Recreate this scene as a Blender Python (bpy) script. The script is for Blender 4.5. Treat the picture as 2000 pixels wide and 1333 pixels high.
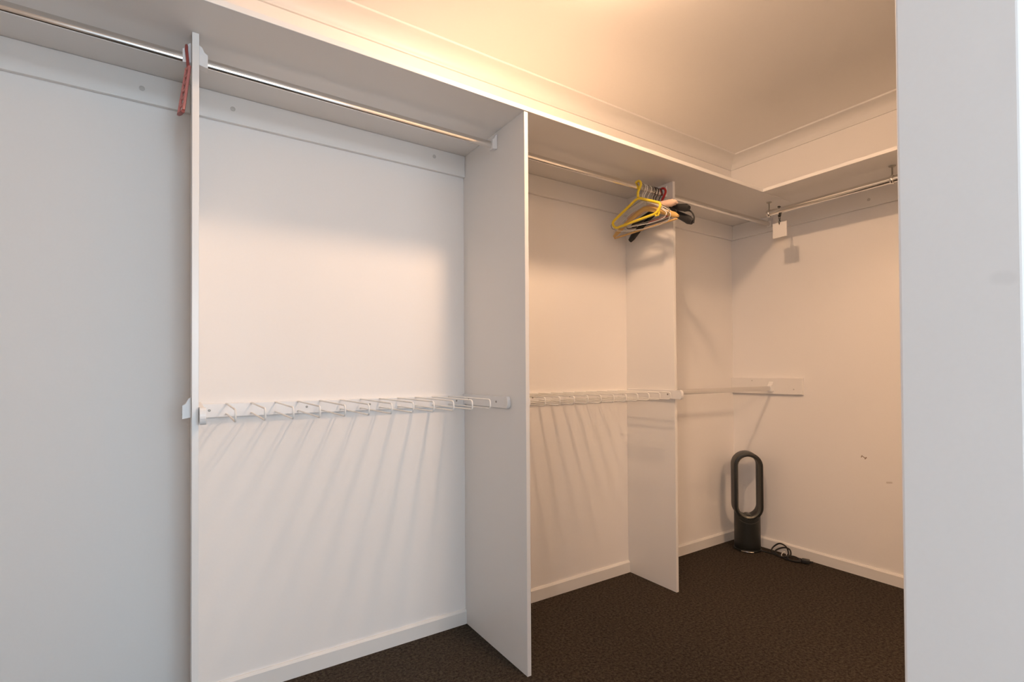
import bpy, bmesh, math, random
from mathutils import Vector, Matrix
random.seed(4)
PI = math.pi
S = bpy.context.scene
COL = S.collection
for o in list(bpy.data.objects):
    bpy.data.objects.remove(o)

# ------------------------------------------------------------------ camera
cam_d = bpy.data.cameras.new('camera')
cam = bpy.data.objects.new('camera', cam_d)
COL.objects.link(cam)
cR = Vector((0.83637216, -0.54812941, -0.00598062))
cU = Vector((-0.00129275, -0.01288261, 0.99991618))
cF = Vector((0.54816051, 0.83629432, 0.01148325))
cam.matrix_world = Matrix(((cR.x, cU.x, -cF.x, -2.92263962),
                           (cR.y, cU.y, -cF.y, -1.89396005),
                           (cR.z, cU.z, -cF.z, 1.05642898),
                           (0, 0, 0, 1)))
cam_d.sensor_width = 36.0
cam_d.lens = 977.995 / 2000 * 36.0
cam_d.shift_y = (717.353 - 666.5) / 2000
cam_d.clip_start = 0.02
S.camera = cam

# ------------------------------------------------------------------ world, daylight, exposure
SKY_COLOR, SKY_STRENGTH = (0.62, 0.76, 1.0), 1.2
WINDOW_COLOR, WINDOW_POWER, SIDE_POWER = (0.71, 0.87, 1.0), 78.0, 27.0
LAMP_COLOR, LAMP_STRENGTH = (1.0, 0.63, 0.38), 500.0
ENSUITE_STRENGTH = 52.0
w = bpy.data.worlds.new('overcast_sky')
S.world = w
w.use_nodes = True
w.node_tree.nodes['Background'].inputs[0].default_value = (*SKY_COLOR, 1)
w.node_tree.nodes['Background'].inputs[1].default_value = SKY_STRENGTH
# daylight through the bedroom window behind the camera
def window_light(loc, rot, w_, h_, power, color):
    ld = bpy.data.lights.new('window_daylight', 'AREA')
    ld.shape = 'RECTANGLE'
    ld.size, ld.size_y = w_, h_
    ld.energy = power
    ld.color = color
    lo = bpy.data.objects.new('window_daylight', ld)
    COL.objects.link(lo)
    lo.location = loc
    lo.rotation_euler = rot
window_light((-2.42, -4.85, 1.45), (PI / 2, 0, 0), 1.1, 1.4, WINDOW_POWER, WINDOW_COLOR)
window_light((-5.35, -3.1, 1.45), (PI / 2, 0, -PI / 2), 1.6, 1.4, SIDE_POWER, (0.97, 0.95, 0.96))
S.view_settings.view_transform = 'Standard'
S.view_settings.look = 'None'
S.view_settings.exposure = 0.0
S.view_settings.gamma = 1.0
S.view_settings.use_curve_mapping = False

# ------------------------------------------------------------------ materials
def mat(name, color, rough=0.5, metal=0.0, bump=0.0, scale=60.0, var=0.0, spec=0.5, coat=0.0):
    m = bpy.data.materials.new(name)
    m.use_nodes = True
    nt = m.node_tree
    b = nt.nodes['Principled BSDF']
    b.inputs['Roughness'].default_value = rough
    b.inputs['Metallic'].default_value = metal
    b.inputs['Specular IOR Level'].default_value = spec
    b.inputs['Coat Weight'].default_value = coat
    tc = nt.nodes.new('ShaderNodeTexCoord')
    nz = nt.nodes.new('ShaderNodeTexNoise')
    nz.inputs['Scale'].default_value = scale
    nz.inputs['Detail'].default_value = 4
    nt.links.new(tc.outputs['Object'], nz.inputs['Vector'])
    mx = nt.nodes.new('ShaderNodeMix')
    mx.data_type = 'RGBA'
    mx.inputs['A'].default_value = (*[c * (1 - var) for c in color], 1)
    mx.inputs['B'].default_value = (*[min(1, c * (1 + var)) for c in color], 1)
    nt.links.new(nz.outputs['Fac'], mx.inputs['Factor'])
    nt.links.new(mx.outputs['Result'], b.inputs['Base Color'])
    if bump:
        bp = nt.nodes.new('ShaderNodeBump')
        bp.inputs['Strength'].default_value = bump
        bp.inputs['Distance'].default_value = 0.002
        nt.links.new(nz.outputs['Fac'], bp.inputs['Height'])
        nt.links.new(bp.outputs['Normal'], b.inputs['Normal'])
    return m

def add_marks(m, marks, color):
    """scuffs with a shape of their own: thin strokes (a, b, half width) in object space"""
    nt = m.node_tree
    b = nt.nodes['Principled BSDF']
    src = b.inputs['Base Color'].links[0].from_socket
    tc = [n for n in nt.nodes if n.type == 'TEX_COORD'][0]
    total = None
    for a, c, r, k in marks:
        a, c = Vector(a), Vector(c)
        d = c - a
        L = d.length
        def vm(op, x, y):
            n = nt.nodes.new('ShaderNodeVectorMath')
            n.operation = op
            nt.links.new(x, n.inputs[0])
            if isinstance(y, Vector):
                n.inputs[1].default_value = y
            else:
                nt.links.new(y, n.inputs[1])
            return n
        p = vm('SUBTRACT', tc.outputs['Object'], a)
        dt = vm('DOT_PRODUCT', p.outputs[0], d / L)
        cl = nt.nodes.new('ShaderNodeClamp')
        cl.inputs['Min'].default_value = 0
        cl.inputs['Max'].default_value = L
        nt.links.new(dt.outputs['Value'], cl.inputs['Value'])
        sc = nt.nodes.new('ShaderNodeVectorMath')
        sc.operation = 'SCALE'
        sc.inputs[0].default_value = d / L
        nt.links.new(cl.outputs[0], sc.inputs['Scale'])
        ds = vm('DISTANCE', p.outputs[0], sc.outputs[0])
        mr = nt.nodes.new('ShaderNodeMapRange')
        mr.inputs['From Min'].default_value = r * 0.4
        mr.inputs['From Max'].default_value = r
        mr.inputs['To Min'].default_value = k
        mr.inputs['To Max'].default_value = 0
        nt.links.new(ds.outputs['Value'], mr.inputs['Value'])
        if total is None:
            total = mr.outputs[0]
        else:
            mm = nt.nodes.new('ShaderNodeMath')
            mm.operation = 'MAXIMUM'
            nt.links.new(total, mm.inputs[0])
            nt.links.new(mr.outputs[0], mm.inputs[1])
            total = mm.outputs[0]
    mx = nt.nodes.new('ShaderNodeMix')
    mx.data_type = 'RGBA'
    mx.inputs['B'].default_value = (*color, 1)
    nt.links.new(total, mx.inputs['Factor'])
    nt.links.new(src, mx.inputs['A'])
    nt.links.new(mx.outputs['Result'], b.inputs['Base Color'])

WALLC = (0.90, 0.88, 0.86)
M_wall = mat('painted_wall', WALLC, 0.75, bump=0.06, scale=140, var=0.012, spec=0.25)
M_wall_end = mat('painted_end_wall', WALLC, 0.75, bump=0.06, scale=140, var=0.012, spec=0.25)
M_nib = mat('painted_nib_wall', WALLC, 0.7, bump=0.05, scale=140, var=0.012, spec=0.3)
M_ceil = mat('ceiling_paint', (0.92, 0.90, 0.87), 0.85, bump=0.04, scale=90, var=0.012, spec=0.2)
M_trim = mat('gloss_trim_paint', (0.82, 0.81, 0.79), 0.4, bump=0.03, scale=30, var=0.01)
M_lam = mat('white_laminate', (0.87, 0.855, 0.835), 0.42, bump=0.03, scale=400, var=0.008, spec=0.4)
M_edge = mat('white_laminate_edging', (0.86, 0.855, 0.84), 0.3, var=0.01, spec=0.5)
M_wire = mat('white_coated_wire', (0.88, 0.88, 0.86), 0.35, var=0.01)
M_plast = mat('white_plastic', (0.86, 0.86, 0.86), 0.35, var=0.01)
M_screw = mat('screw_head', (0.35, 0.33, 0.30), 0.4, metal=0.6)
M_plug = mat('filled_screw_recess', (0.62, 0.61, 0.59), 0.6, var=0.03)
M_chrome = mat('satin_chrome', (0.78, 0.77, 0.75), 0.16, metal=1.0, var=0.01)
M_steel = mat('dull_steel', (0.42, 0.40, 0.36), 0.35, metal=0.9, var=0.05)
M_yel = mat('yellow_plastic', (0.95, 0.74, 0.05), 0.35, var=0.03)
M_pink = mat('rose_pink_plastic', (0.60, 0.22, 0.20), 0.45, var=0.05)
M_pinkd = mat('deep_rose_plastic', (0.33, 0.07, 0.06), 0.45, var=0.05)
M_red = mat('red_plastic', (0.50, 0.03, 0.035), 0.35, var=0.05)
M_blk = mat('black_hanger_plastic', (0.018, 0.018, 0.02), 0.55, bump=0.1, scale=300)
M_blkwire = mat('black_wire', (0.02, 0.018, 0.016), 0.4)
M_satin = mat('peach_satin', (0.83, 0.60, 0.47), 0.4, bump=0.5, scale=90, var=0.06)
M_wirehang = mat('white_hanger_wire', (0.90, 0.89, 0.86), 0.3, var=0.01)
M_greywire = mat('grey_hanger_wire', (0.38, 0.38, 0.36), 0.3, metal=0.7, var=0.02)
M_fan = mat('graphite_plastic', (0.017, 0.018, 0.016), 0.42, bump=0.05, scale=250, var=0.04)
M_fan2 = mat('graphite_gloss', (0.10, 0.10, 0.088), 0.3, metal=0.5, var=0.04)
M_cord = mat('black_rubber', (0.015, 0.015, 0.015), 0.45)
M_tie = mat('white_twist_tie', (0.75, 0.73, 0.70), 0.5)
M_card = mat('white_card', (0.87, 0.85, 0.82), 0.45, var=0.01)

# wood with grain
M_wood = mat('pale_varnished_wood', (0.70, 0.46, 0.17), 0.4, bump=0.05, scale=18, var=0.12)

# carpet: dark brown loop pile with flecks
def carpet():
    m = bpy.data.materials.new('brown_carpet')
    m.use_nodes = True
    nt = m.node_tree
    b = nt.nodes['Principled BSDF']
    b.inputs['Roughness'].default_value = 0.95
    b.inputs['Specular IOR Level'].default_value = 0.1
    tc = nt.nodes.new('ShaderNodeTexCoord')
    vo = nt.nodes.new('ShaderNodeTexVoronoi')
    vo.inputs['Scale'].default_value = 260
    nz = nt.nodes.new('ShaderNodeTexNoise')
    nz.inputs['Scale'].default_value = 95
    nz.inputs['Detail'].default_value = 6
    nz.inputs['Roughness'].default_value = 0.7
    n2 = nt.nodes.new('ShaderNodeTexNoise')
    n2.inputs['Scale'].default_value = 3
    for n in (vo, nz, n2):
        nt.links.new(tc.outputs['Object'], n.inputs['Vector'])
    rp = nt.nodes.new('ShaderNodeValToRGB')
    e = rp.color_ramp.elements
    e[0].position, e[0].color = 0.34, (0.024, 0.019, 0.0145, 1)
    e[1].position, e[1].color = 0.70, (0.135, 0.109, 0.084, 1)
    nt.links.new(nz.outputs['Fac'], rp.inputs[0])
    mx = nt.nodes.new('ShaderNodeMix')
    mx.data_type = 'RGBA'
    mx.blend_type = 'MULTIPLY'
    mx.inputs['Factor'].default_value = 0.6
    nt.links.new(rp.outputs[0], mx.inputs['A'])
    r2 = nt.nodes.new('ShaderNodeValToRGB')
    r2.color_ramp.elements[0].color = (1, 1, 1, 1)
    r2.color_ramp.elements[1].color = (0.35, 0.34, 0.33, 1)
    r2.color_ramp.elements[1].position = 0.8
    nt.links.new(vo.outputs['Distance'], r2.inputs[0])
    nt.links.new(r2.outputs[0], mx.inputs['B'])
    nt.links.new(mx.outputs['Result'], b.inputs['Base Color'])
    bp = nt.nodes.new('ShaderNodeBump')
    bp.inputs['Strength'].default_value = 0.7
    bp.inputs['Distance'].default_value = 0.006
    ad = nt.nodes.new('ShaderNodeMath')
    ad.operation = 'SUBTRACT'
    nt.links.new(nz.outputs['Fac'], ad.inputs[0])
    nt.links.new(vo.outputs['Distance'], ad.inputs[1])
    nt.links.new(ad.outputs[0], bp.inputs['Height'])
    nt.links.new(bp.outputs['Normal'], b.inputs['Normal'])
    return m
M_carpet = carpet()

def emis(name, color, strength):
    m = bpy.data.materials.new(name)
    m.use_nodes = True
    b = m.node_tree.nodes['Principled BSDF']
    b.inputs['Base Color'].default_value = (0.8, 0.8, 0.8, 1)
    b.inputs['Emission Color'].default_value = (*color, 1)
    b.inputs['Emission Strength'].default_value = strength
    return m
M_glass = bpy.data.materials.new('window_glass')
M_glass.use_nodes = True
_b = M_glass.node_tree.nodes['Principled BSDF']
_b.inputs['Transmission Weight'].default_value = 1
_b.inputs['Roughness'].default_value = 0
_b.inputs['IOR'].default_value = 1.0
_b.inputs['Base Color'].default_value = (1, 1, 1, 1)

# ------------------------------------------------------------------ mesh helpers
def link(name, bm, m, parent=None, loc=None, smooth=False, rotz=0):
    bmesh.ops.recalc_face_normals(bm, faces=bm.faces[:])
    me = bpy.data.meshes.new(name)
    bm.to_mesh(me)
    bm.free()
    me.materials.append(m)
    if smooth:
        for p in me.polygons:
            p.use_smooth = True
        try:
            me.set_sharp_from_angle(angle=math.radians(40))
        except Exception:
            pass
    o = bpy.data.objects.new(name, me)
    COL.objects.link(o)
    if parent:
        o.parent = parent
    if loc:
        o.location = loc
    o.rotation_euler.z = rotz
    return o

def tag(o, label, cat, group=None, kind=None):
    o['label'] = label
    o['category'] = cat
    if group:
        o['group'] = group
    return o

def thing(name, label, cat, loc, rotz=0, group=None):
    o = bpy.data.objects.new(name, None)
    o.empty_display_size = 0.05
    COL.objects.link(o)
    o.location = loc
    o.rotation_euler.z = rotz
    return tag(o, label, cat, group)

def struct(name, bm, m, smooth=False):
    o = link(name, bm, m, smooth=smooth)
    o['kind'] = 'structure'
    return o

def box(bm, x0, x1, y0, y1, z0, z1, bev=0.0, seg=2):
    vs = [bm.verts.new(p) for p in ((x0, y0, z0), (x1, y0, z0), (x1, y1, z0), (x0, y1, z0),
                                    (x0, y0, z1), (x1, y0, z1), (x1, y1, z1), (x0, y1, z1))]
    fs = [bm.faces.new([vs[i] for i in q]) for q in
          ((0, 3, 2, 1), (4, 5, 6, 7), (0, 1, 5, 4), (1, 2, 6, 5), (2, 3, 7, 6), (3, 0, 4, 7))]
    if bev:
        es = set()
        for f in fs:
            es.update(f.edges)
        bmesh.ops.bevel(bm, geom=list(es), offset=bev, segments=seg, affect='EDGES', profile=0.5)
    return bm

def Box(*a, **k):
    return box(bmesh.new(), *a, **k)

def prism(pts, axis, a, b, bev=0.0):
    """extrude a 2D outline along axis from a to b. outline coords are the other two axes in xyz order"""
    bm = bmesh.new()
    def P(u, v, t):
        return {'x': (t, u, v), 'y': (u, t, v), 'z': (u, v, t)}[axis]
    A = [bm.verts.new(P(u, v, a)) for u, v in pts]
    B = [bm.verts.new(P(u, v, b)) for u, v in pts]
    bm.faces.new(A)
    bm.faces.new(B[::-1])
    n = len(pts)
    for i in range(n):
        bm.faces.new((A[i], A[(i + 1) % n], B[(i + 1) % n], B[i]))
    bmesh.ops.recalc_face_normals(bm, faces=bm.faces[:])
    if bev:
        es = [e for e in bm.edges if e.calc_face_angle(0) > 0.9]
        bmesh.ops.bevel(bm, geom=es, offset=bev, segments=2, affect='EDGES', profile=0.5)
    return bm

def tube(bm, pts, r, n=8, closed=False, ry=None):
    """round tube along points; r a number or a list (one radius per point)"""
    pts = [Vector(p) for p in pts]
    N = len(pts)
    rad = r if isinstance(r, (list, tuple)) else [r] * N
    T = []
    for i in range(N):
        a = pts[(i - 1) % N] if (closed or i > 0) else pts[i]
        b = pts[(i + 1) % N] if (closed or i < N - 1) else pts[i]
        T.append((b - a).normalized())
    up = Vector((0, 0, 1)) if abs(T[0].z) < 0.9 else Vector((1, 0, 0))
    u = (up - T[0] * up.dot(T[0])).normalized()
    rings = []
    for i in range(N):
        u = (u - T[i] * u.dot(T[i]))
        u = u.normalized() if u.length > 1e-6 else T[i].orthogonal().normalized()
        v = T[i].cross(u)
        k = ry if ry else 1.0
        rings.append([bm.verts.new(pts[i] + rad[i] * (math.cos(2 * PI * j / n) * u + k * math.sin(2 * PI * j / n) * v))
                      for j in range(n)])
    for i in range(N if closed else N - 1):
        A, B = rings[i], rings[(i + 1) % N]
        for j in range(n):
            bm.faces.new((A[j], A[(j + 1) % n], B[(j + 1) % n], B[j]))
    if not closed:
        bm.faces.new(rings[0][::-1])
        bm.faces.new(rings[-1])
    return bm

def round_path(pts, rad, seg=5, closed=False):
    """polyline with rounded corners"""
    pts = [Vector(p) for p in pts]
    out = []
    N = len(pts)
    for i in range(N):
        if not closed and i in (0, N - 1):
            out.append(pts[i])
            continue
        p, a, b = pts[i], pts[(i - 1) % N], pts[(i + 1) % N]
        r = min(rad if not isinstance(rad, (list, tuple)) else rad[i], (a - p).length * 0.48, (b - p).length * 0.48)
        s, e = p + (a - p).normalized() * r, p + (b - p).normalized() * r
        for k in range(seg + 1):
            t = k / seg
            out.append(s * (1 - t) ** 2 + p * 2 * t * (1 - t) + e * t * t)
    return out

def spline(pts, n=8):
    """Catmull-Rom through points"""
    pts = [Vector(p) for p in pts]
    P = [pts[0] * 2 - pts[1]] + pts + [pts[-1] * 2 - pts[-2]]
    out = []
    for i in range(1, len(P) - 2):
        a, b, c, d = P[i - 1:i + 3]
        for k in range(n):
            t = k / n
            out.append(0.5 * ((2 * b) + (c - a) * t + (2 * a - 5 * b + 4 * c - d) * t * t + (3 * b - a - 3 * c + d) * t ** 3))
    out.append(pts[-1])
    return out

def lathe(bm, prof, n=32, c=(0, 0)):
    rings = []
    for r, z in prof:
        rings.append([bm.verts.new((c[0] + r * math.cos(2 * PI * j / n), c[1] + r * math.sin(2 * PI * j / n), z)) for j in range(n)])
    for A, B in zip(rings, rings[1:]):
        for j in range(n):
            bm.faces.new((A[j], A[(j + 1) % n], B[(j + 1) % n], B[j]))
    bm.faces.new(rings[0][::-1])
    bm.faces.new(rings[-1])
    return bm

def disc_x(bm, x0, x1, y, z, r, n=14):
    tube(bm, [(x0, y, z), (x1, y, z)], r, n)
    return bm

# ------------------------------------------------------------------ key dimensions (metres)
X1, X2, X3 = -2.905, -1.924, -0.951        # left faces of the three dividers
TP = 0.016                                  # board thickness
ZS = 1.978                                  # underside of the top shelf
DA, DB = 0.461, 0.437                       # shelf depths, long wall and end wall
ZC = 1.888                                  # underside of the battens
CEIL = 2.4
RY, RZ = -0.265, 1.926                      # hanging rod axis
XL = -3.95                                  # left end of the robe
YN = -1.617                                 # robe side of the nib wall
YN2 = -1.738                                # bedroom side of the nib wall
XN, XN2 = -2.12, -3.35                                  # end of the nib wall
YB = -4.6                                   # bedroom window wall

# ------------------------------------------------------------------ the setting
struct('floor', Box(-5.2, 1.3, YB - 0.1, 0.1, -0.08, 0), M_carpet)
struct('ceiling', Box(-5.2, 1.3, YB - 0.1, 0.1, CEIL, CEIL + 0.08), M_ceil)
struct('wall_back', Box(XL - 0.1, 0.1, 0, 0.1, 0, CEIL), M_wall)
add_marks(M_wall_end, [((0, -0.719, 0.617), (0, -0.733, 0.608), 0.003, 0.8),
                       ((0, -0.716, 0.611), (0, -0.719, 0.618), 0.0035, 0.8),
                       ((0, -0.733, 0.604), (0, -0.738, 0.611), 0.004, 0.85),
                       ((0, -0.828, 0.499), (0, -0.846, 0.502), 0.006, 0.35)], (0.22, 0.13, 0.07))
struct('wall_end', Box(0, 0.1, YN, 0.0, 0, CEIL), M_wall_end)
struct('wall_left', Box(XL - 0.1, XL, YN2, 0, 0, CEIL), M_wall)
add_marks(M_nib, [((XN, -1.716, 1.165), (XN, -1.725, 1.163), 0.010, 0.10)], (0.45, 0.42, 0.40))
DX0, DX1, DH = -1.28, -0.45, 2.04            # ensuite doorway in the nib wall, hidden from this view
struct('wall_front', Box(XN, DX0, YN2, YN, 0, CEIL, bev=0.004, seg=3), M_nib)
bm = bmesh.new()
box(bm, DX0, DX1, YN2, YN, DH, CEIL)
box(bm, DX1, 0.1, YN2, YN, 0, CEIL)
struct('wall_front', bm, M_wall)
bm = bmesh.new()
for a, b in ((DX0, DX0 + 0.02), (DX1 - 0.02, DX1)):
    box(bm, a, b, YN2 - 0.012, YN + 0.012, 0, DH)
box(bm, DX0, DX1, YN2 - 0.012, YN + 0.012, DH - 0.02, DH)
struct('door_1', bm, M_trim)
# the doorway the camera looks through: left part of the front wall and the head
bm = bmesh.new()
box(bm, XL, XN2, YN2, YN, 0, CEIL)
box(bm, XN2, XN, YN2, YN, 2.06, CEIL)
struct('wall_front', bm, M_wall)
# ensuite behind that doorway
struct('wall_ensuite_left', Box(-1.95, -1.85, YB, YN2, 0, CEIL), M_wall)
struct('wall_ensuite_right', Box(0.1, 0.2, -3.3, YN2, 0, CEIL), M_wall)
struct('wall_ensuite_rear', Box(-1.85, 0.1, -3.4, -3.3, 0, CEIL), M_wall)
# bedroom the camera stands in
bm = bmesh.new()
box(bm, -5.2, -5.1, YB, -3.95, 0, CEIL)
box(bm, -5.2, -5.1, -2.25, YN2, 0, CEIL)
box(bm, -5.2, -5.1, -3.95, -2.25, 0, 0.65)
box(bm, -5.2, -5.1, -3.95, -2.25, 2.15, CEIL)
struct('wall_bedroom_left', bm, M_wall)
bm = bmesh.new()
for y in (-3.95, -3.125, -2.30):
    box(bm, -5.18, -5.13, y, y + 0.05, 0.65, 2.15)
for z in (0.65, 2.10):
    box(bm, -5.18, -5.13, -3.90, -2.30, z, z + 0.05)
struct('window_2', bm, M_plast)
struct('wall_bedroom_front', Box(-5.1, XL - 0.1, YN2, YN2 + 0.1, 0, CEIL), M_wall)
bm = bmesh.new()
WX0, WX1, WZ0, WZ1 = -2.98, -1.98, 0.65, 2.15
box(bm, -5.2, WX0, YB - 0.1, YB, 0, CEIL)
box(bm, WX1, -1.85, YB - 0.1, YB, 0, CEIL)
box(bm, WX0, WX1, YB - 0.1, YB, 0, WZ0)
box(bm, WX0, WX1, YB - 0.1, YB, WZ1, CEIL)
struct('wall_rear', bm, M_wall)
bm = bmesh.new()
f = 0.05
box(bm, WX0, WX1, YB - 0.08, YB - 0.03, WZ0, WZ0 + f)
box(bm, WX0, WX1, YB - 0.08, YB - 0.03, WZ1 - f, WZ1)
for x in (WX0, (WX0 + WX1) / 2 - f / 2, WX1 - f):
    box(bm, x, x + f, YB - 0.08, YB - 0.03, WZ0 + f, WZ1 - f)
win = struct('window_1', bm, M_plast)

# cove cornice
def cornice(name, along, a, b, mitre_a=0, mitre_b=0):
    h, p = 0.063, 0.087
    prof = [(0, -h), (0.008, -h), (0.009, -h + 0.006)]
    for k in range(7):
        t = k / 6 * PI / 2
        # concave cove
        prof.append((p - 0.010 - (p - 0.021) * math.cos(t), -0.010 - (h - 0.018) * (1 - math.sin(t))))
    prof += [(p, -0.008), (p, 0), (0, 0)]
    bm = bmesh.new()
    A, B = [], []
    for d, z in prof:
        if along == 'x':
            A.append(bm.verts.new((a + mitre_a * d, -d, CEIL + z)))
            B.append(bm.verts.new((b + mitre_b * d, -d, CEIL + z)))
        else:
            A.append(bm.verts.new((-d, a + mitre_a * d, CEIL + z)))
            B.append(bm.verts.new((-d, b + mitre_b * d, CEIL + z)))
    n = len(prof)
    bm.faces.new(A)
    bm.faces.new(B[::-1])
    for i in range(n):
        bm.faces.new((A[i], A[(i + 1) % n], B[(i + 1) % n], B[i]))
    return struct(name, bm, M_trim, smooth=True)
cornice('trim_1', 'x', XL, 0, 0, -1)
cornice('trim_2', 'y', YN, 0, 0, -1)

# baseboards, one per bay, chamfered on top
def base_prof(s=-1):
    return [(0, 0), (s * 0.012, 0), (s * 0.012, 0.052), (s * 0.006, 0.060), (0, 0.060)]
e = 0.0006
for i, (a, b) in enumerate(((XL, X1 - e), (X1 + TP + e, X2 - e), (X2 + TP + e, X3 - e), (X3 + TP + e, -0.0122))):
    struct('baseboard_back', prism(base_prof(), 'x', a, b), M_trim)
struct('baseboard_end', prism(base_prof(), 'y', YN, 0), M_trim)

# ------------------------------------------------------------------ shelves
def board(name, label, x0, x1, y0, y1, z0, z1, cat, m=M_lam, bev=0.0008, edge=None):
    """a laminate board as a thing; edge = (name, box) of its edging strip"""
    if not edge:
        o = link(name, Box(x0, x1, y0, y1, z0, z1, bev=bev), m)
        return tag(o, label, cat)
    t = thing(name, label, cat, ((x0 + x1) / 2, (y0 + y1) / 2, z0))
    c = t.location.copy()
    def rel(a, b, y, yy, z, zz):
        return Box(a - c.x, b - c.x, y - c.y, yy - c.y, z - c.z, zz - c.z, bev=bev)
    link('panel' if z1 - z0 > 0.5 else 'board', rel(*edge[0]), m, t)
    link('edging', rel(*edge[1]), M_edge, t)
    return t
g = 0.0012
board('top_shelf', 'long white laminate shelf above the rods along the back wall', XL, -0.0005, -DA, -0.0005, ZS, ZS + TP, 'shelf',
      edge=((XL, -0.0005, -DA + g, -0.0005, ZS, ZS + TP), (XL, -0.0005, -DA, -DA + g, ZS, ZS + TP)))
board('top_shelf', 'short white laminate shelf on the end wall above the hook-hung rod', -DB, -0.0005, YN + 0.001, -DA - 0.0006, ZS, ZS + TP, 'shelf',
      edge=((-DB + g, -0.0005, YN + 0.001, -DA - 0.0006, ZS, ZS + TP), (-DB, -DB + g, YN + 0.001, -DA - 0.0006, ZS, ZS + TP)))

# ------------------------------------------------------------------ divider panels
for x, d, lab in ((X1, 0.3120, 'tall white divider panel seen edge-on, pink hanger beside its top'),
                  (X2, 0.4576, 'tall white divider panel in the middle showing its broad grey side'),
                  (X3, 0.3100, 'narrower white divider panel behind the coat hangers, nearest the corner')):
    board('divider_panel', lab, x, x + TP, -d, -0.0005, 0.0, ZS - 0.0005, 'panel',
          edge=((x, x + TP, -d + g, -0.0005, 0.0, ZS - 0.0005), (x, x + TP, -d, -d + g, 0.0, ZS - 0.0005)))

# ------------------------------------------------------------------ battens under the shelf
def batten(label, x0, x1, y0, y1, caps, axis):
    c = Vector(((x0 + x1) / 2, (y0 + y1) / 2, ZC))
    t = thing('shelf_batten', label, 'batten', c)
    link('rail', Box(x0 - c.x, x1 - c.x, y0 - c.y, y1 - c.y, 0, ZS - ZC - 0.0006, bev=0.0015), M_lam, t)
    for q, z in caps:
        if axis == 'x':
            bm = lathe(bmesh.new(), [(0.0075, 0), (0.0075, 0.0012), (0.005, 0.0014), (0.0045, 0.0008)], 16)
            o = link('screw_cap', bm, M_plug, t, (q - c.x, y0 - c.y, z - c.z))
            o.rotation_euler = (PI / 2, 0, 0)
        else:
            bm = lathe(bmesh.new(), [(0.0075, 0), (0.0075, 0.0012), (0.005, 0.0014), (0.0045, 0.0008)], 16)
            o = link('screw_cap', bm, M_plug, t, (x0 - c.x, q - c.y, z - c.z))
            o.rotation_euler = (0, -PI / 2, 0)
    return t
TB = 0.016
batten('white shelf batten on the back wall left of the edge-on panel', XL, X1 - e, -TB, -0.0004, [(-3.03, 1.928)], 'x')
batten('white shelf batten on the back wall above the wide white bay', X1 + TP + e, X2 - e, -TB, -0.0004, [(-2.788, 1.934), (-2.066, 1.944)], 'x')
batten('white shelf batten on the back wall behind the coat hangers', X2 + TP + e, X3 - e, -TB, -0.0004, [(-1.70, 1.934)], 'x')
batten('short white shelf batten on the back wall right of the hangers, reaching the corner', X3 + TP + e, -0.0004, -TB, -0.0004, [], 'x')
batten('white shelf batten on the end wall behind the hook-hung rod', -TB, -0.0004, YN + 0.001, -TB - 0.0006, [(-0.772, 1.925)], 'y')

# ------------------------------------------------------------------ hanging rods
def socket_outline(s):
    """white rod socket, profile in x-z; s = direction away from the panel"""
    return [(0, -0.015), (s * 0.021, -0.019), (s * 0.021, 0.018), (s * 0.013, 0.023), (s * 0.007, 0.036), (0, 0.040)]
def rod_socket(parent, x, s, y, z):
    bm = prism([(u, v) for u, v in socket_outline(s)], 'y', -0.013, 0.013, bev=0.0012)
    return link('rod_socket', bm, M_plast, parent, (x, y, z), smooth=False)
def oval_rod(parent, x0, x1, y, z, m=M_chrome):
    bm = bmesh.new()
    n = 24
    hw, hh = 0.0075, 0.0135
    R = []
    for x in (x0, x1):
        R.append([bm.verts.new((x, y + hw * math.cos(2 * PI * j / n), z + hh * math.sin(2 * PI * j / n))) for j in range(n)])
    for j in range(n):
        bm.faces.new((R[0][j], R[0][(j + 1) % n], R[1][(j + 1) % n], R[1][j]))
    bm.faces.new(R[0][::-1])
    bm.faces.new(R[1])
    return link('tube', bm, m, parent, smooth=True)
def rod(label, x0, x1, z=RZ, sockets=True, y=RY):
    t = thing('hanging_rod', label, 'rod', ((x0 + x1) / 2, y, z))
    h = (x1 - x0) / 2
    oval_rod(t, -h + 0.006, h - 0.006, 0, 0)
    if sockets:
        rod_socket(t, -h + 0.0005, 1, 0, 0)
        rod_socket(t, h - 0.0005, -1, 0, 0)
    return t
rod('chrome hanging rod left of the edge-on panel', XL, X1)
rod('chrome hanging rod across the top of the wide white bay', X1 + TP, X2)
rod('chrome hanging rod carrying the bundle of coat hangers', X2 + TP, X3)
rod('short chrome hanging rod under the shelf, from narrow panel to end-wall batten', X3 + TP, -TB - 0.0006)
rod('lower chrome rod at waist height ending on the white wall block', X3 + TP, -0.0176, z=0.955, y=-0.258)

# empty socket on the left face of the first panel
t = thing('empty_rod_socket', 'empty white rod socket on left side of the edge-on panel at waist height', 'socket', (X1, RY, 0.955))
rod_socket(t, -0.0005, -1, 0, 0)
bm = bmesh.new()
disc_x(bm, -0.0225, -0.0205, 0, 0, 0.009)
link('recess', bm, M_plug, t)

# white mounting block for the lower rod on the end wall
t = thing('mounting_block', 'flat white mounting block on the end wall holding the lower rod', 'block', (-0.0175, -0.217, 0.922))
link('board', Box(0, 0.017, -0.217, 0.2166, 0, 0.094, bev=0.0015), M_lam, t)
for y, z in ((0.08, 0.078), (-0.17, 0.03)):
    bm = lathe(bmesh.new(), [(0.004, 0), (0.004, 0.0008), (0.002, 0.0012)], 12)
    o = link('screw', bm, M_plug, t, (0, y, z))
    o.rotation_euler = (0, -PI / 2, 0)

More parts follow.
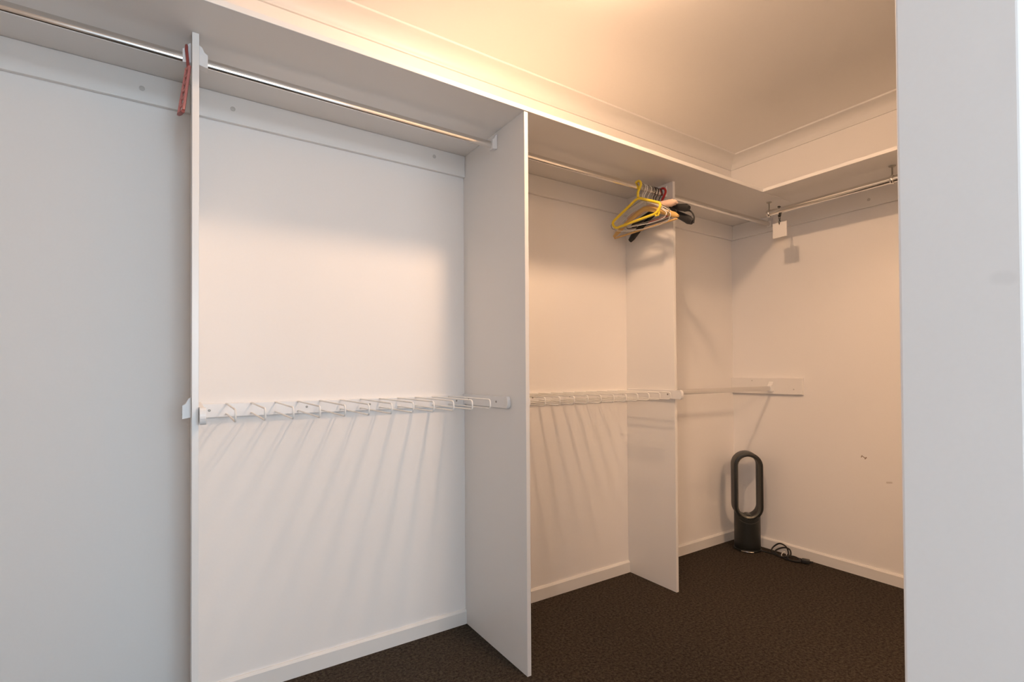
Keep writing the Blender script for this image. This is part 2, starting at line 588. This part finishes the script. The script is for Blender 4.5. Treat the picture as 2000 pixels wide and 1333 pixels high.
# round rod on hooks under the end-wall shelf
RX, RZ2, RR = -0.255, 1.917, 0.0165
t = thing('hanging_rod', 'round chrome rod hung on two hooks under the end-wall shelf', 'rod', (RX, -0.96, RZ2))
bm = bmesh.new()
tube(bm, [(0, 0.575, 0), (0, YN + 0.004 + 0.96, 0)], RR, 24)
link('tube', bm, M_chrome, t, smooth=True)
def hook_support(y, cup):
    bm = bmesh.new()
    top = ZS - RZ2 - 0.0005
    lathe(bm, [(0.014, top), (0.014, top - 0.002), (0.009, top - 0.005), (0.0035, top - 0.007), (0.003, RR + 0.001), (0.0045, RR - 0.001)], 16, (0, y))
    a = link('hook', bm, M_steel, t, smooth=True)
    bm = bmesh.new()
    ring = [(RR * 1.12 * math.cos(k / 24 * 2 * PI), y, RR * 1.12 * math.sin(k / 24 * 2 * PI)) for k in range(24)]
    tube(bm, ring, 0.0028, 8, closed=True, ry=2.2)
    link('ring', bm, M_chrome, a, smooth=True)
    if cup:
        bm = bmesh.new()
        tube(bm, [(0, y + 0.004, 0), (0, y + 0.010, 0), (0, y + 0.013, 0)], [RR + 0.001, RR + 0.001, RR * 0.7], 24)
        link('end_cap', bm, M_chrome, a, smooth=True)
hook_support(-0.391 + 0.96, True)
hook_support(-0.958 + 0.96, False)
hook_support(-1.50 + 0.96, False)

# square white tag hanging from that rod
ty = -0.447
t = thing('square_tag', 'square white tag dangling on a dark clip from the end-wall rod', 'tag', (RX, ty, RZ2))
bm = bmesh.new()
arc = [((RR + 0.0045) * math.cos(a), 0, 0.001 + (RR + 0.0045) * math.sin(a)) for a in [math.radians(-100 + 230 * k / 20) for k in range(21)]]
tube(bm, arc, 0.0035, 8)
tube(bm, [(0, 0, -RR - 0.005), (0, 0, -RR - 0.010), (0, 0, -RR - 0.018)], [0.005, 0.009, 0.005], 10)
link('clip', bm, M_blkwire, t, smooth=True)
bm = bmesh.new()
zt = 1.851 - RZ2
z = -RR - 0.016
k = 0
while z > zt - 0.004:
    L = 0.014
    pts = []
    for j in range(10):
        a = 2 * PI * j / 10
        u, v = 0.0042 * math.cos(a), 0.0075 * math.sin(a)
        pts.append((u, 0, z - L / 2 + v) if k % 2 else (0, u, z - L / 2 + v))
    tube(bm, pts, 0.0016, 6, closed=True)
    z -= L * 0.75
    k += 1
link('chain', bm, M_blkwire, t, smooth=True)
pl = link('plate', prism([(-0.037, 1.773 - RZ2), (0.037, 1.773 - RZ2), (0.037, zt + 0.002), (-0.037, zt + 0.002)], 'x', -0.003, 0.003, bev=0.001), M_card, t)
bm = bmesh.new()
disc_x(bm, -0.0042, 0.0042, 0, zt - 0.002, 0.004, 12)
link('eyelet', bm, M_blkwire, pl)

# ------------------------------------------------------------------ trouser racks
def trouser_rack(label, xl, xr, depth=0.352, first=0.082, count=12, step=0.0727):
    zc = 0.945
    t = thing('trouser_rack', label, 'rack', ((xl + xr) / 2, 0, 0.917))
    c = t.location
    rel = lambda x, y, z: (x - c.x, y - c.y, z - c.z)
    a, b = xl + 0.0006 - c.x, xr - 0.0006 - c.x
    link('back_rail', Box(a, b, -0.0145, -0.0006, 0, 0.046, bev=0.003, seg=3), M_plast, t)
    wires = []
    me = None
    for k in range(count):
        x = xr - first - k * step
        if me is None:
            p = round_path([(0, -0.012, 0.961 - c.z), (0, -depth, 0.961 - c.z), (0, -depth, 0.9285 - c.z), (0, -0.012, 0.9285 - c.z)], 0.013, 5)
            bm = tube(bmesh.new(), p, 0.0026, 8)
            o = link('prong', bm, M_wire, t, smooth=True)
            me = o.data
        else:
            o = bpy.data.objects.new('prong', me)
            COL.objects.link(o)
            o.parent = t
        o.location.x = x - c.x
    for s, x in ((1, xl), (-1, xr)):
        # side rail with a rounded front end, on the divider's face
        y1 = -0.368
        out = [(-0.0155, 0.926 - c.z), (-0.0155, 0.969 - c.z)]
        zc2, r = 0.9475 - c.z, 0.0215
        for k in range(13):
            a2 = PI / 2 + PI * k / 12
            out.append((y1 + r + 0.6 * r * math.cos(a2), zc2 + r * math.sin(a2)))
        x0 = (x - c.x) + s * 0.0006
        sr = link('side_rail', prism(out, 'x', x0, x0 + s * 0.0115, bev=0.001), M_plast, t)
        # glossy end cap wrapping the nose
        cap = []
        for k in range(13):
            a2 = PI / 2 + PI * k / 12
            cap.append((y1 + r - 0.002 + 0.6 * (r + 0.0015) * math.cos(a2), zc2 + (r + 0.0015) * math.sin(a2)))
        link('end_cap', prism(cap, 'x', x0, x0 + s * 0.0150, bev=0.001), M_plast, sr)
        for y in (-0.278, -0.06):
            bm = bmesh.new()
            disc_x(bm, x0 + s * 0.0112, x0 + s * 0.0125, y, zc2, 0.0042, 12)
            link('screw', bm, M_screw, sr)
    for x in [xl + 0.035, xl + 0.33, (xl + xr) / 2 + 0.036 * 2.0, xr - 0.045]:
        bm = lathe(bmesh.new(), [(0.004, 0), (0.004, 0.0008), (0.0022, 0.0014)], 12)
        o = link('screw', bm, M_screw, t, (x - c.x, -0.0144, 0.024))
        o.rotation_euler = (PI / 2, 0, 0)
    return t
trouser_rack('white wire-prong trouser rack across the wide white bay', X1 + TP, X2)
trouser_rack('white wire-prong trouser rack in the warm-lit bay below the coat hangers', X2 + TP, X3)

# ------------------------------------------------------------------ coat hangers
ROD_TOP = 0.0135
def hook_path(r_in, drop, y_shift=0.0, n=12):
    """open hook over the oval rod; local u (=+y) and w (=z) about the rod axis, ends at the neck (0, -drop)"""
    pts = []
    R = r_in
    cz = ROD_TOP - R + 0.0002
    for k in range(n + 1):
        a = math.radians(-25 + 225 * k / n)
        pts.append((R * math.cos(a), cz + R * math.sin(a)))
    pts.append((-R * 0.55, cz - R * 1.15))
    pts.append((0, cz - R * 1.75))
    pts.append((0, -drop))
    return pts
def yz(pts, x=0.0):
    return [(x, u, v) for u, v in pts]
def hanger(name, label, x, group=None, rotz=0.0):
    return thing(name, label, 'hanger', (x, RY, RZ), rotz, group)
def hook(parent, m, r, R=0.017, drop=0.075):
    R += r
    pts = []
    cz = ROD_TOP - R + 2 * r + 0.0001
    n = 14
    for k in range(n + 1):
        a = math.radians(-20 + 220 * k / n)
        pts.append((R * math.cos(a), cz + R * math.sin(a)))
    pts.append((-R * 0.45, cz - R * 1.15))
    pts.append((0, cz - R * 1.8))
    pts.append((0, -drop))
    bm = tube(bmesh.new(), spline(yz(pts), 2), r, 8)
    return link('hook', bm, m, parent, smooth=True)

# yellow tubular child's hanger, nearest the camera
XY = -1.143
t = hanger('coat_hanger', 'small bright yellow plastic coat hanger at the front of the bundle', XY)
hook(t, M_yel, 0.0058, R=0.0125, drop=0.050)
p = round_path(yz([(0, -0.052), (0.172, -0.126), (0.150, -0.160), (-0.112, -0.155), (-0.138, -0.118)]), 0.022, 6, closed=True)
link('frame', tube(bmesh.new(), p, 0.0062, 10, closed=True), M_yel, t, smooth=True)
bm = bmesh.new()
tube(bm, yz([(-0.098, -0.150), (-0.106, -0.166), (-0.120, -0.165), (-0.126, -0.150)]), 0.0042, 8)
link('strap_notch', bm, M_yel, t, smooth=True)

def wire_hanger(x, half, bow, label, group, m=M_wirehang, drop=0.06, low=0.165, sh=0.125, rz=0.0, r=0.0019, shift=0.0, tilt=6.0):
    t = hanger('wire_hanger', label, x, group, rz)
    t.rotation_euler.x = math.radians(tilt)
    hook(t, m, r, R=0.016, drop=drop)
    L, Rr = half + shift, -half + shift
    pts = yz([(0, -drop)] + [(L * k, -drop - (sh - drop) * k ** 0.9) for k in (0.35, 0.7)] + [(L, -sh)])
    p = round_path([(0, 0, -drop), (0, L * 0.5, -drop - (sh - drop) * 0.42), (0, L, -sh - 0.012), (0, L * 0.93, -low + 0.004),
                    (0, L * 0.5, -low - bow * 0.8), (0, shift, -low - bow), (0, Rr * 0.5, -low - bow * 0.8),
                    (0, Rr * 0.93, -low + 0.004), (0, Rr, -sh - 0.012), (0, Rr * 0.5, -drop - (sh - drop) * 0.42)], [0.004, 0.03, 0.012, 0.012, 0.08, 0.08, 0.08, 0.012, 0.012, 0.03], 6, closed=True)
    link('frame', tube(bmesh.new(), p, r, 8, closed=True), m, t, smooth=True)
    # twisted neck
    tw = [(0.0022 * math.cos(k * 0.9), 0.0022 * math.sin(k * 0.9), -drop + 0.024 - k * 0.0012) for k in range(21)]
    link('twist', tube(bmesh.new(), tw, 0.0012, 6), m, t, smooth=True)
    return t
GW = 'white wire hangers in the bundle'
LW = 'thin white wire coat hanger hanging in the bundle behind the yellow one'
wire_hanger(-1.120, 0.185, 0.004, 'dull grey wire coat hanger directly behind the yellow one', None, M_greywire, shift=0.012, tilt=3.0)
wire_hanger(-1.108, 0.172, 0.010, 'thin white wire coat hanger, its bottom wire the uppermost of three', GW, shift=0.018, low=0.162)
wire_hanger(-1.097, 0.182, 0.014, 'thin white wire coat hanger, its bowed bottom wire lowest of three', GW, shift=0.014, low=0.176, sh=0.130)

def arc_hanger(parent, outline_top, thick, m, name='shoulders'):
    """solid shoulders swept along a curve in the y-z plane; outline_top = [(u, w, half height)]"""
    bm = bmesh.new()
    pts = [Vector((0, u, v)) for u, v, h in outline_top]
    n = 12
    rings = []
    for i, p in enumerate(pts):
        a = pts[max(i - 1, 0)]
        b = pts[min(i + 1, len(pts) - 1)]
        T = (b - a).normalized()
        N = Vector((0, -T.z, T.y))
        h = outline_top[i][2]
        tk = thick[i] if isinstance(thick, (list, tuple)) else thick
        rings.append([bm.verts.new(p + N * h * math.cos(2 * PI * j / n) + Vector((tk * math.sin(2 * PI * j / n), 0, 0))) for j in range(n)])
    for A, B in zip(rings, rings[1:]):
        for j in range(n):
            bm.faces.new((A[j], A[(j + 1) % n], B[(j + 1) % n], B[j]))
    bm.faces.new(rings[0][::-1])
    bm.faces.new(rings[-1])
    return link(name, bm, m, parent, smooth=True)

def shoulder_curve(half, top, end, h0, h1, droop=1.5, n=10, nose=0.6, shift=0.0):
    out = []
    for k in range(-n, n + 1):
        s = abs(k) / n
        h = h0 + (h1 - h0) * s ** 1.5
        if abs(k) == n:
            h *= nose
        out.append((-k / n * half + shift, top + (end - top) * s ** droop, h))
    return out

# wooden hanger with trouser bar
t = hanger('wooden_hanger', 'pale wooden coat hanger with a straight trouser bar', -1.083)
hook(t, M_steel, 0.0018, drop=0.075)
arc_hanger(t, shoulder_curve(0.200, -0.089, -0.176, 0.012, 0.0125, 1.25, nose=0.45, shift=0.020), [0.0058] * 21, M_wood)
bm = tube(bmesh.new(), [(0, 0.213, -0.186), (0, -0.172, -0.186)], 0.0045, 10)
link('trouser_bar', bm, M_wood, t, smooth=True)

wire_hanger(-1.071, 0.178, 0.012, 'thin white wire coat hanger, behind the wooden one', GW, shift=0.006, low=0.170, sh=0.128)

# peach satin padded hanger
t = hanger('padded_hanger', 'peach satin padded coat hanger with gathered cover', -1.053)
hook(t, M_steel, 0.0018, drop=0.080)
sc_ = shoulder_curve(0.148, -0.076, -0.100, 0.013, 0.019, 1.3, n=22, nose=0.5)
sc_ = [(u, v, h * (1 + 0.07 * math.sin(i * 2.4)) * min(1.0, 0.45 + 0.14 * min(i, 44 - i))) for i, (u, v, h) in enumerate(sc_)]
arc_hanger(t, sc_, [0.0115] * 45, M_satin, 'padded_cover')

# black contoured hangers
t = hanger('contoured_hanger', 'black wide-shoulder coat hanger, the upper of the two', -1.021)
hook(t, M_blkwire, 0.002, drop=0.078)
arc_hanger(t, shoulder_curve(0.170, -0.088, -0.132, 0.012, 0.0185, 1.4, nose=0.55, shift=-0.02), [0.0095 if 3 < k < 17 else 0.0105 for k in range(21)], M_blk)
t = hanger('contoured_hanger', 'black notched coat hanger, its drooping ends lowest of the bundle', -0.998)
hook(t, M_blkwire, 0.002, drop=0.074)
arc_hanger(t, shoulder_curve(0.190, -0.085, -0.192, 0.012, 0.020, 1.35, nose=0.6), [0.0085] * 21, M_blk)
bm = tube(bmesh.new(), spline([(0, -0.146, -0.130), (0, -0.178, -0.138), (0, -0.198, -0.168), (0, -0.195, -0.198)], 6), 0.0035, 8)
link('strap_loop', bm, M_blk, t, smooth=True)

wire_hanger(-1.036, 0.16, 0.006, 'dark wire coat hanger squeezed between the peach and black hangers', None, M_blkwire, shift=0.02, low=0.150, sh=0.112, tilt=2.0)

# red plastic hanger against the panel
t = hanger('coat_hanger', 'red plastic coat hanger at the back of the bundle beside the narrow panel', -0.973)
hook(t, M_red, 0.0055, R=0.0145, drop=0.055)
p = round_path(yz([(0, -0.057), (0.115, -0.098), (0.10, -0.116), (-0.055, -0.116), (-0.07, -0.098)]), 0.02, 6, closed=True)
link('frame', tube(bmesh.new(), p, 0.005, 10, closed=True), M_red, t, smooth=True)

# ------------------------------------------------------------------ pink cascading hanger on the left rod
XP = -2.9175
t = thing('cascading_hanger', 'pink plastic multi-slot cascading hanger hooked on the rod beside the edge-on panel', 'hanger', (XP, RY, RZ))
R = 0.0185
pts = []
cz = 0.014
for k in range(15):
    a = math.radians(-30 + 215 * k / 14)
    pts.append((0.0, R * math.cos(a), cz + R * math.sin(a)))
pts += [(0.002, -R * 0.98, cz - 0.022), (0.004, -0.012, -0.034)]
bm = tube(bmesh.new(), spline(pts, 2), 0.0038, 8)
link('hook', bm, M_pinkd, t, smooth=True)
# slotted strip hanging down: two rails joined by rungs
top, bot = Vector((0.0035, -0.010, -0.032)), Vector((-0.0125, -0.014, -0.160))
ax = (bot - top)
Wd = 0.017
for s_, dx in ((-1, 0.0042), (1, -0.0042)):
    bm = bmesh.new()
    q = [top + Vector((dx, s_ * Wd * 0.8, 0)), bot + Vector((dx * 1.4, s_ * Wd * 1.15, 0))]
    tube(bm, [q[0] + (q[1] - q[0]) * k / 6 for k in range(7)], 0.0036, 8, ry=1.3)
    link('side_strip', bm, M_pink, t, smooth=True)
for k in range(7):
    c = top + ax * (k / 6)
    f_ = 0.8 + 0.35 * k / 6
    bm = tube(bmesh.new(), [c + Vector((0.0042 * f_, -Wd * f_, -0.003)), c + Vector((0, 0, -0.002)), c + Vector((-0.0042 * f_, Wd * f_, 0.003))], 0.0036 if 0 < k < 6 else 0.0045, 8)
    link('rung', bm, M_pinkd if k == 6 else M_pink, t, smooth=True)

# ------------------------------------------------------------------ bladeless fan heater
fx, fy = -0.122, -0.160
t = thing('fan_heater', 'dark grey bladeless loop fan heater standing in the corner', 'heater', (fx, fy, 0), math.radians(-46))
bm = bmesh.new()
lathe(bm, [(0.070, 0.0), (0.074, 0.003), (0.075, 0.012), (0.0735, 0.014)], 40)
b0 = link('base', bm, M_fan, t, smooth=True)
bm = bmesh.new()
arc = [(0.0757 * math.cos(a), 0.0757 * math.sin(a), 0.0075) for a in [math.radians(-128 + 52 * k / 12) for k in range(13)]]
tube(bm, arc, 0.0024, 8)
link('chrome_strip', bm, M_chrome, b0, smooth=True)
ZLC, RO, RI, ZTOP = 0.262, 0.0800, 0.0560, 0.580       # loop: lower arc centre, radii, top
RM = (RO + RI) / 2
def stadium(r, n=18):
    pts = []
    zt_ = ZTOP - RO
    for k in range(n + 1):
        a = PI * k / n
        pts.append((r * math.cos(a), zt_ + r * math.sin(a)))
    for k in range(n + 1):
        a = PI + PI * k / n
        pts.append((r * math.cos(a), ZLC + r * math.sin(a)))
    return pts
# body: cylinder whose top follows the loop
bm = bmesh.new()
rb, n = 0.0715, 28
def ztop(x):
    x = min(abs(x), rb * 0.985)
    return ZLC - math.sqrt(max(RM ** 2 - x * x, 0.0)) - 0.002
ang = [2 * PI * k / (2 * n) for k in range(2 * n)]
levels = [0.0142, 0.016, 0.05, 0.10, 0.15]
rings = []
for i, z in enumerate(levels):
    r = rb - (0.0015 if i == 0 else 0)
    rings.append([bm.verts.new((r * math.cos(a), r * math.sin(a), z)) for a in ang])
rings.append([bm.verts.new((rb * math.cos(a), rb * math.sin(a), ztop(rb * math.cos(a)))) for a in ang])
for A, B in zip(rings, rings[1:]):
    for j in range(len(ang)):
        bm.faces.new((A[j], A[(j + 1) % len(ang)], B[(j + 1) % len(ang)], B[j]))
bm.faces.new(rings[0][::-1])
T = rings[-1]
for j in range(0, n):
    a, b_, c_, d_ = T[j], T[j + 1], T[(2 * n - j - 1) % (2 * n)], T[(2 * n - j) % (2 * n)]
    fs = []
    for v in (a, b_, c_, d_):
        if v not in fs:
            fs.append(v)
    if len(fs) > 2:
        bm.faces.new(fs)
body = link('body', bm, M_fan, t, smooth=True)
# air loop: section swept round the stadium
def ring_sweep(section, path_r0):
    """section = [(radial offset, y)] swept on the stadium"""
    bm = bmesh.new()
    cols = [[bm.verts.new((x, y, z)) for x, z in stadium(path_r0 + dr)] for dr, y in section]
    m_, k_ = len(cols), len(cols[0])
    for i in range(m_):
        A, B = cols[i], cols[(i + 1) % m_]
        for j in range(k_):
            bm.faces.new((A[j], A[(j + 1) % k_], B[(j + 1) % k_], B[j]))
    return bm
hw = (RO - RI) / 2
D = 0.052
sec = [(hw * 0.55, -D), (hw * 0.9, -D + 0.003), (hw, -D + 0.010), (hw, D - 0.012), (hw * 0.7, D - 0.002), (0, D), (-hw * 0.6, D - 0.004), (-hw, D - 0.03), (-hw, -D + 0.014), (-hw * 0.8, -D + 0.005), (-hw * 0.4, -D)]
loop = link('air_loop', ring_sweep(sec, RM), M_fan, t, smooth=True)
# narrow glossy lip inside the front of the loop
lip = [(-hw * 0.25, -D - 0.0012), (-hw * 0.95, -D + 0.004), (-hw * 1.12, -D + 0.016), (-hw * 1.0, -D + 0.016), (-hw * 0.6, -D + 0.004)]
link('inner_lip', ring_sweep(lip, RM), M_fan2, loop, smooth=True)
# little remote resting magnet / remote at the bottom of the opening
bm = bmesh.new()
pr = []
for k in range(9):
    a = PI * k / 8
    pr.append((0.019 * math.cos(a), 0.010 * math.sin(a)))
bm = prism(pr, 'y', -0.03, 0.02, bev=0.002)
link('remote_rest', bm, M_fan2, loop, (0, 0, ZLC - RI - 0.001))
# curved groove on the body under the opening
bm = bmesh.new()
gr = []
for k in range(17):
    a = math.radians(235 + 70 * k / 16)
    x = 0.092 * math.cos(a)
    gr.append((x, -math.sqrt(max((rb + 0.0004) ** 2 - x * x, 0)), ZLC + 0.092 * math.sin(a)))
tube(bm, gr, 0.0016, 6)
link('trim_line', bm, M_fan2, body, smooth=True)

# power cord: runs along the carpet, coiled by the baseboard
inv = Matrix.Translation(Vector((fx, fy, 0))) @ Matrix.Rotation(math.radians(-46), 4, 'Z')
inv = inv.inverted()
def W(p):
    return inv @ Vector(p)
r = 0.0042
path = [(-0.098, -0.224, 0.010), (-0.088, -0.250, r), (-0.082, -0.290, r), (-0.092, -0.330, r), (-0.100, -0.352, r + 0.004),
        (-0.070, -0.372, 0.018), (-0.045, -0.350, 0.050), (-0.040, -0.310, 0.060), (-0.046, -0.278, 0.036), (-0.062, -0.272, 0.012),
        (-0.082, -0.310, r + 0.004), (-0.094, -0.360, r + 0.006), (-0.078, -0.388, 0.022), (-0.052, -0.372, 0.044), (-0.046, -0.338, 0.046),
        (-0.054, -0.300, 0.026), (-0.072, -0.300, r + 0.006), (-0.096, -0.350, r + 0.002), (-0.106, -0.392, r), (-0.094, -0.430, r + 0.002),
        (-0.070, -0.436, 0.012), (-0.060, -0.400, 0.016), (-0.078, -0.372, 0.012), (-0.108, -0.400, r + 0.003), (-0.100, -0.440, r + 0.004), (-0.078, -0.452, 0.012)]
bm = tube(bmesh.new(), spline([W(p) for p in path], 6), r, 8)
cord = link('power_cord', bm, M_cord, t, smooth=True)
bm = bmesh.new()
box(bm, -0.014, 0.014, -0.020, 0.020, 0, 0.022, bev=0.005)
for s in (-1, 1):
    box(bm, s * 0.006 - 0.001, s * 0.006 + 0.001, -0.036, -0.019, 0.008, 0.014)
pg = link('plug', bm, M_cord, cord, W((-0.072, -0.468, 0.003)), rotz=math.radians(46 + 20))
bm = tube(bmesh.new(), spline([W(p) for p in ((-0.094, -0.352, 0.004), (-0.097, -0.349, 0.020), (-0.078, -0.352, 0.032), (-0.060, -0.356, 0.022), (-0.066, -0.36, 0.012))], 5), 0.0022, 6)
link('twist_tie', bm, M_tie, cord, smooth=True)

# ------------------------------------------------------------------ ceiling lights (above the picture; and in the ensuite)
def ceiling_light(label, x, y, strength, R, drop):
    t = thing('ceiling_light', label, 'light', (x, y, CEIL))
    link('base', lathe(bmesh.new(), [(R * 1.06, 0), (R * 1.08, -0.004), (R * 1.06, -0.010), (R * 1.01, -0.012)], 40), M_plast, t, smooth=True)
    prof = [(R, -0.0122)] + [(R * math.cos(math.radians(a)), -0.0122 - drop * math.sin(math.radians(a))) for a in range(10, 86, 10)] + [(0.004, -0.0122 - drop)]
    link('diffuser', lathe(bmesh.new(), prof, 40), emis('lit_opal_diffuser', LAMP_COLOR, strength), t, smooth=True)
ceiling_light('small round opal ceiling light above the middle divider panel', -1.83, -0.88, LAMP_STRENGTH, 0.050, 0.060)
ceiling_light('large round opal ceiling light in the room behind the nib wall', -1.32, -2.55, ENSUITE_STRENGTH, 0.22, 0.10)
